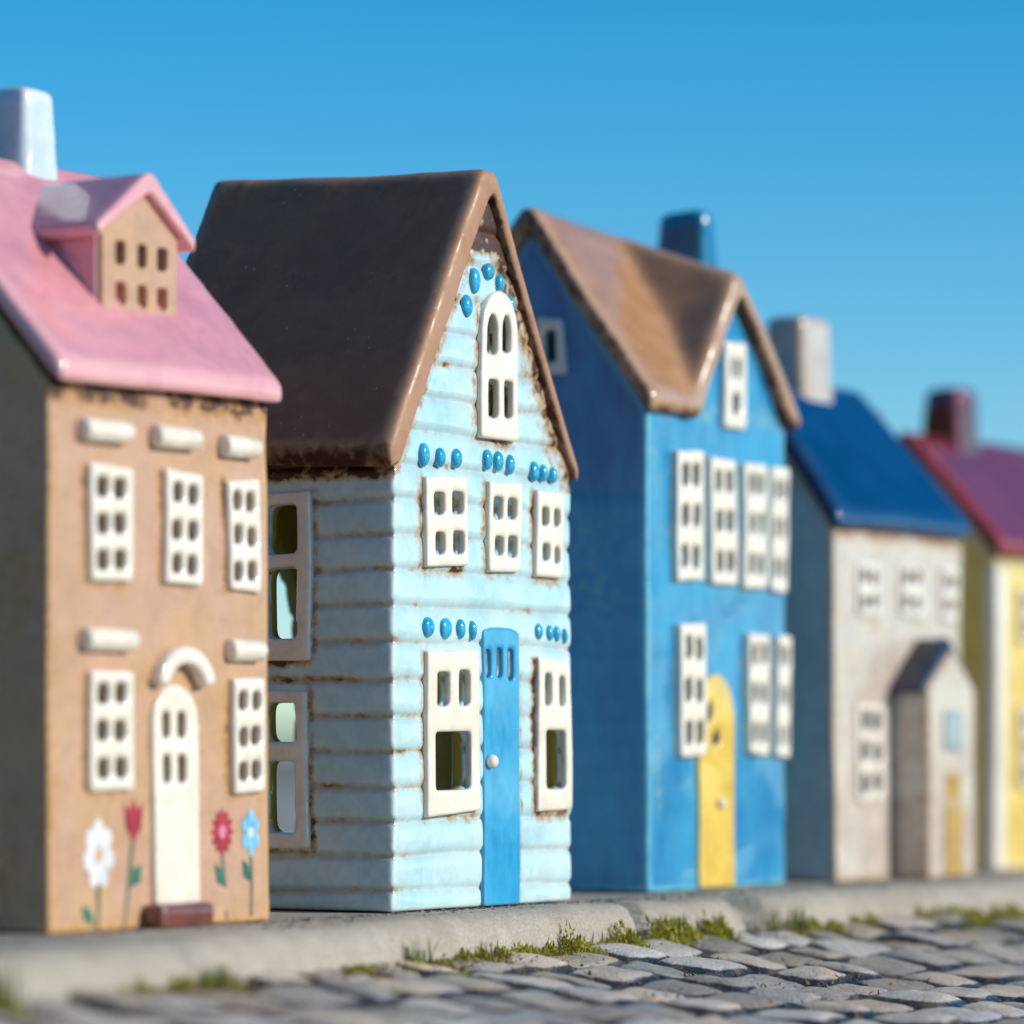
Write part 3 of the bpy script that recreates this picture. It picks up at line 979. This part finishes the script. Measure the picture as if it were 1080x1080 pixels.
def stone_mat(name, base, alt, scale, rough, bump, dirt=None, attr=False):
    k = NT(name)
    c = k.mix(k.ramp(k.noise(scale, 5, .65), .35, .65), base, alt)
    gr = k.n('ShaderNodeHueSaturation')
    k.l(c, gr.inputs['Color'])
    k.l(k.ramp(k.noise(14, 3, .7), .3, .7, .8, 1.18), gr.inputs['Value'])
    c = gr.outputs[0]
    if attr:
        hs = k.n('ShaderNodeHueSaturation')
        k.l(c, hs.inputs['Color'])
        k.l(k.ramp(k.attr('tone'), 0, 1, .62, 1.3), hs.inputs['Value'])
        k.l(k.ramp(k.attr('tone2'), 0, 1, .5, 1.25), hs.inputs['Saturation'])
        c = hs.outputs[0]
        nz = k.math('ADD', k.attr('joint'), k.math('MULTIPLY', k.math('SUBTRACT', k.noise(3, 4, .7), .5), .5))
        c = k.mix(k.ramp(nz, .35, .65), c, k.mix(k.ramp(k.noise(1.3, 4, .7), .3, .52), dirt, (.022, .025, .03, 1)))
    elif dirt:
        c = k.mix(k.ramp(k.noise(.3, 6, .75), .45, .72, 0, .6), c, dirt)
    k.l(c, k.bs.inputs['Base Color'])
    k.l(k.ramp(k.noise(2, 3), .3, .7, rough * .8, rough * 1.25), k.bs.inputs['Roughness'])
    hgt = k.math('ADD', k.noise(4, 5, .7), k.math('MULTIPLY', k.noise(22, 3, .6), .35))
    k.bump(hgt, bump, .0015)
    return k.m


M['kerb'] = stone_mat('kerb stone', (.44, .395, .325, 1), (.385, .345, .28, 1), .8, .75, .55, (.30, .25, .18, 1))
M['cobble'] = stone_mat('cobble stone', (.58, .47, .36, 1), (.42, .37, .335, 1), .5, .2, .6, (.19, .115, .055, 1), attr=True)
place('pavement_kerb', build_kerb(), M['kerb'])


def street_z(d):
    """the street falls away from the kerb, then levels out"""
    d = np.maximum(np.asarray(d, float), 0)
    return GROUND - 2.5 * (1 - np.exp(-d / 13.0))


def build_cobbles():
    ps = np.array(seg(-200, -34, 1.2) + seg(-34, 42, .13) + seg(42, 120, 1.0))
    qs = np.array(seg(-.2, 28, .13) + seg(28, 140, 1.2))
    g0 = kerb_g(ps)
    X = np.repeat(ps[:, None], len(qs), 1)
    Q = g0[:, None] * np.clip(1 - qs[None, :] / 60, 0, 1) + qs[None, :]
    P = np.stack([X, Q, np.zeros_like(X)], -1).reshape(-1, 3)
    wob = np.stack([fbm(P, .3, 5), fbm(P, .3, 6)], 0).reshape(2, *X.shape)
    chip = np.stack([fbm(P, 1.3, 7), fbm(P, 1.3, 9)], 0).reshape(2, *X.shape)
    x = X + wob[0] * .6 + chip[0] * .08
    q = Q + wob[1] * .55 + chip[1] * .08
    RH = 1.8
    # courses run across the street (stones lie with their long side away from the kerb)
    sid = q / RH
    r = np.floor(sid).astype(np.int64)
    fy = sid - r
    zer = np.zeros_like(r)
    h2 = lambda a, b, s: hash3(a.ravel(), b.ravel(), zer.ravel(), s).reshape(a.shape)
    L = 2.05
    u = x / L + h2(r, zer, 3) * .5
    i = np.floor(u).astype(np.int64)
    def bnd(ii):
        return ii + h2(ii, r, 11) * .22
    lo, hi = bnd(i), bnd(i + 1)
    sh = np.where(u < lo, -1, np.where(u > hi, 1, 0))
    i = i + sh
    lo, hi = bnd(i), bnd(i + 1)
    fx = np.clip((u - lo) / (hi - lo), 0, 1)
    ax = np.abs(2 * fx - 1) ** 4.0
    ay = np.abs(2 * fy - 1) ** 4.2
    dome = np.sqrt(np.clip(1 - ax, 0, 1)) * np.sqrt(np.clip(1 - ay, 0, 1))
    flat = dome ** .8
    rnd = h2(i, r, 21)
    tx, ty = h2(i, r, 31), h2(i, r, 41)
    Z = street_z(Q - g0[:, None]) - .40 + .40 * flat + .08 * rnd * flat + (.12 * tx * (fx - .5) + .14 * ty * (fy - .5)) * flat
    Z += (fbm(P, .8, 71).reshape(X.shape) * .12 + fbm(P, 2.6, 72).reshape(X.shape) * .035) * flat
    Z += fbm(P, 2.2, 73).reshape(X.shape) * .06 * (1 - flat)
    Z += vnoise(P, .06, 75).reshape(X.shape) * .08
    me = grid_mesh('cobbles', X, -Q, Z)
    set_attr(me, 'joint', (1 - sstep(flat, .6, .98)).ravel())
    set_attr(me, 'tone', (h2(i, r, 51) * .5 + .5).ravel())
    set_attr(me, 'tone2', (h2(i, r, 61) * .5 + .5).ravel())
    return me, (X, Q, Z)


cob, (CX, CQ, CZ) = build_cobbles()
place('cobbled_street', cob, M['cobble'])
# the land beyond, one sheet to the horizon
gx = np.array([[-60000, -60000], [60000, 60000.]])
gy = np.array([[-60000, 60000], [-60000, 60000.]])
M['earth'] = stone_mat('dusty ground', (.22, .19, .15, 1), (.17, .15, .115, 1), .02, .9, .2)
place('ground', grid_mesh('ground', gx, gy, np.full((2, 2), -4.2)), M['earth'])


# added unseen hills: block low sky, tint the light on shaded walls
ha = np.radians(np.linspace(128, 292, 140))
hr = np.linspace(0, 1, 26)
HA, HR = np.meshgrid(ha, hr, indexing='ij')
rad = 3500 + 2600 * HR
P_ = np.stack([np.cos(HA) * rad, np.sin(HA) * rad, HR * 0], -1).reshape(-1, 3)
top = (1500 + fbm(P_, .0009, 201).reshape(HA.shape) * 900) * np.sin(np.pi * (HA - ha[0]) / (ha[-1] - ha[0])) ** .35
HZ = -30 + top * sstep(HR, 0, 1) + fbm(P_, .004, 205).reshape(HA.shape) * 60 * HR
M['sky_blocker'] = stone_mat('dark sky blocker', (.19, .105, .06, 1), (.13, .075, .045, 1), .004, .9, .2)
hme = grid_mesh('sky_blocker_hills', np.cos(HA) * rad, np.sin(HA) * rad, HZ)
hme.flip_normals()
sky_blocker = place('sky_blocker_hills', hme, M['sky_blocker'])
sky_blocker.location = (0, 0, 0)
sky_blocker.rotation_euler = (0, 0, 0)


# ------------------------------------------------------------------ moss and grass along the foot of the kerb
def leaf_mat(name, a, b, c):
    k = NT(name)
    col = k.mix(k.ramp(k.attr('tone'), 0, .5), a, b)
    col = k.mix(k.ramp(k.attr('tone'), .6, 1), col, c)
    k.l(col, k.bs.inputs['Base Color'])
    k.bs.inputs['Roughness'].default_value = .6
    k.bs.inputs['Subsurface Weight'].default_value = 0
    tr = k.n('ShaderNodeBsdfTranslucent')
    k.l(col, tr.inputs[0])
    mx = k.n('ShaderNodeMixShader')
    mx.inputs[0].default_value = .35
    k.l(k.bs.outputs[0], mx.inputs[1])
    k.l(tr.outputs[0], mx.inputs[2])
    k.l(mx.outputs[0], k.out.inputs[0])
    return k.m


M['moss'] = leaf_mat('moss', (.24, .19, .02, 1), (.40, .39, .035, 1), (.58, .55, .08, 1))
M['grass'] = leaf_mat('grass', (.05, .085, .02, 1), (.13, .18, .03, 1), (.32, .31, .06, 1))
M['litter'] = leaf_mat('dry litter', (.10, .055, .02, 1), (.22, .13, .05, 1), (.40, .30, .16, 1))


def blades(name, specs, mat, label, cat):
    """specs: (p, q, z, length, width, lean angle, lean amount, tone)"""
    vs, fs, tone = [], [], []
    for (p, q, z, ln, wd, an, le, to) in specs:
        ca, sa = math.cos(an), math.sin(an)
        b = len(vs)
        for t in (0, .4, .75):
            w = wd * (1 - t * .75)
            cx = p + ca * le * ln * t * t
            cy = -q + sa * le * ln * t * t
            zz = z + ln * t * (1 - .25 * le * t)
            vs += [(cx - sa * w, cy + ca * w, zz), (cx + sa * w, cy - ca * w, zz)]
            tone += [to, to]
        vs.append((p + ca * le * ln, -q + sa * le * ln, z + ln * (1 - .25 * le)))
        tone.append(to)
        fs += [(b, b + 1, b + 3, b + 2), (b + 2, b + 3, b + 5, b + 4), (b + 4, b + 5, b + 6)]
    me = bpy.data.meshes.new(name)
    me.from_pydata([tuple(c * CM for c in v) for v in vs], [], fs)
    set_attr(me, 'tone', tone)
    me.update()
    return place(name, me, mat, 'stuff', label, cat)


rg = random.Random(5)
# (p from, p to, height, density per cm, how far it creeps out)
PATCH = [(3.6, 7.6, .95, 1.3, .85), (7.6, 11.8, .9, 1.3, .8), (9.2, 12.1, 1.0, 1.0, .5), (11.4, 12.6, .3, .6, .9), (-3.6, -1.2, .28, .9, .8), (-1.4, 1.6, .42, .9, .55), (1.4, 4.2, .38, .8, .6),
         (-6.2, -4.0, .2, .6, .4), (-15.4, -13.8, .6, .8, .4), (-13.5, -12.3, .5, .8, .4), (-12.3, -10.6, .65, .9, .5), (-17.0, -15.2, .3, .7, .4),
         (-21, -18.6, .42, .9, .7), (14.7, 16.6, .6, .9, .5), (16.6, 21.5, .55, 1.0, .6), (21.0, 32, .7, 1.0, .9)]
ms = []
for (a, b, hh, den, creep) in PATCH:
    for _ in range(int((b - a) * 420 * den)):
        p = rg.uniform(a, b)
        e = min(1, min(p - a, b - p) / .5 + .15)
        cl = max(0, .5 + .5 * math.sin(p * 4.3 + math.sin(p * 1.7) * 2.5)) ** 1.4
        q = kerb_g(p) + .05 + abs(rg.gauss(0, .5)) * creep
        fall = max(.15, 1 - (q - kerb_g(p)) / (creep * 1.5))
        z = float(street_z(q - kerb_g(p))) - .25 + rg.random() * hh * .8 * e * fall * (.18 + .82 * cl)
        ms.append((p, q, z, rg.uniform(.07, .22), rg.uniform(.015, .04), rg.uniform(0, 6.28), rg.uniform(.2, 1.1), min(1, max(0, rg.gauss(.45, .3)))))
blades('moss', ms, M['moss'], 'yellow green moss along the foot of the kerb', 'moss')
gs = []
for (a, b, n, ln) in ((-3.3, -2.4, 34, .8), (-20.6, -19.2, 60, 1.3), (8.6, 10.2, 40, .9), (13.9, 15.6, 60, 1.0), (-12.2, -11.4, 34, .6), (5.0, 7.5, 30, .6), (-.2, .9, 16, .55), (22, 26, 40, .6)):
    for _ in range(n):
        p = rg.uniform(a, b)
        q = kerb_g(p) + rg.uniform(.02, .4)
        gs.append((p, q, GROUND - .2, ln * rg.uniform(.35, .95), rg.uniform(.02, .035), rg.uniform(0, 6.28), rg.uniform(.05, .5), rg.random()))
blades('grass', gs, M['grass'], 'thin green grass blades growing from the kerb joint', 'grass')
ls = []
for _ in range(3500):
    p = rg.uniform(-26, 32)
    q = kerb_g(p) + abs(rg.gauss(0, .35)) + .1 + (rg.random() < .4) * rg.uniform(0, 7)
    ls.append((p, q, float(street_z(q - kerb_g(p))) - .22 + rg.random() * .12, rg.uniform(.06, .22), rg.uniform(.02, .05), rg.uniform(0, 6.28), rg.uniform(1.2, 2.0), rg.random()))
blades('dry_moss', ls, M['litter'], 'dry brown moss and crumbs in the gutter', 'moss')

# grit and crumbs on the kerb, in the gutter and at the foot of the houses
gv, gf, gt = [], [], []
for n_ in range(2600):
    p = rg.uniform(-24, 34)
    m_ = rg.random()
    if m_ < .35:
        q, z = rg.gauss(.12, .12), -.01
    elif m_ < .6:
        q, z = rg.uniform(.1, float(kerb_g(p)) - .75), -.02
    else:
        q = float(kerb_g(p)) + abs(rg.gauss(0, .5)) + .05
        z = float(street_z(q - kerb_g(p))) - rg.uniform(.02, .3)
    if m_ < .6 and q < .02:
        q = .05 + rg.random() * .1
    sz = rg.choice((.015, .02, .03, .03, .045, .06))
    b = len(gv)
    for d in ((1, 0, .2), (-1, .1, .1), (.1, 1, .2), (0, -1, .15), (.1, 0, 1), (0, 0, -.4)):
        gv.append(tuple(c * CM for c in (p + sz * (d[0] + rg.uniform(-.3, .3)), -q + sz * (d[1] + rg.uniform(-.3, .3)), z + sz * (d[2] * .8 + rg.uniform(-.2, .2)))))
        gt.append(0)
    gf += [tuple(b + i for i in t) for t in ((0, 2, 4), (2, 1, 4), (1, 3, 4), (3, 0, 4), (2, 0, 5), (1, 2, 5), (3, 1, 5), (0, 3, 5))]
    c_ = rg.random()
    gt[-6:] = [c_] * 6
me = bpy.data.meshes.new('grit')
me.from_pydata(gv, [], gf)
set_attr(me, 'tone', gt)
me.update()
place('grit', me, leaf_mat('grit', (.10, .075, .05, 1), (.26, .21, .16, 1), (.45, .40, .33, 1)), 'stuff', 'fine grit and crumbs on the kerb and in the gutter', 'grit')

# ================================================================== LIGHT, SKY, CAMERA
PHI, EL = math.radians(16), math.radians(23)
hx = C_ * math.cos(PHI) + S_ * math.sin(PHI)
hy = -S_ * math.cos(PHI) + C_ * math.sin(PHI)
SUN = Vector((hx * math.cos(EL), hy * math.cos(EL), math.sin(EL)))
sun = bpy.data.lights.new('sun', 'SUN')
sun.energy = 4.25
sun.angle = math.radians(.53)
sun.color = (1, .92, .80)
so = bpy.data.objects.new('sun', sun)
COL.objects.link(so)
so.rotation_euler = SUN.to_track_quat('Z', 'Y').to_euler()

w = bpy.data.worlds.new('World')
sc.world = w
w.use_nodes = True
nt = w.node_tree
bg = nt.nodes['Background']
sky = nt.nodes.new('ShaderNodeTexSky')
sky.sky_type = 'NISHITA'
sky.sun_disc = False
sky.sun_elevation = EL
sky.sun_rotation = math.atan2(SUN.x, SUN.y)
sky.air_density = 1.0
sky.dust_density = .2
sky.ozone_density = 3.0
sky.altitude = 500
hs = nt.nodes.new('ShaderNodeHueSaturation')      # a clear, deep blue day
hs.inputs['Hue'].default_value = .493
hs.inputs['Saturation'].default_value = 1.52
hs.inputs['Value'].default_value = 1.38
tc = nt.nodes.new('ShaderNodeTexCoord')
va = nt.nodes.new('ShaderNodeVectorMath')
va.operation = 'ADD'
va.inputs[1].default_value = (0, 0, .03)
nt.links.new(tc.outputs['Generated'], va.inputs[0])
nt.links.new(va.outputs[0], sky.inputs['Vector'])
nt.links.new(sky.outputs[0], hs.inputs['Color'])
nt.links.new(hs.outputs[0], bg.inputs[0])
bg.inputs[1].default_value = .108

cam = bpy.data.cameras.new('camera')
co = bpy.data.objects.new('camera', cam)
COL.objects.link(co)
co.location = (0, 0, CAM_H * CM)
co.rotation_euler = (math.pi / 2, 0, 0)
cam.sensor_width = 36
cam.lens = 150
cam.shift_y = 235 / 1080
cam.clip_start = .05
cam.clip_end = 2000
cam.dof.use_dof = True
cam.dof.focus_distance = .99
cam.dof.aperture_fstop = 8.5
sc.camera = co

sc.view_settings.view_transform = 'Standard'
sc.view_settings.look = 'None'
sc.view_settings.exposure = 0
sc.view_settings.gamma = 1
sc.cycles.use_denoising = True
sc.cycles.max_bounces = 8
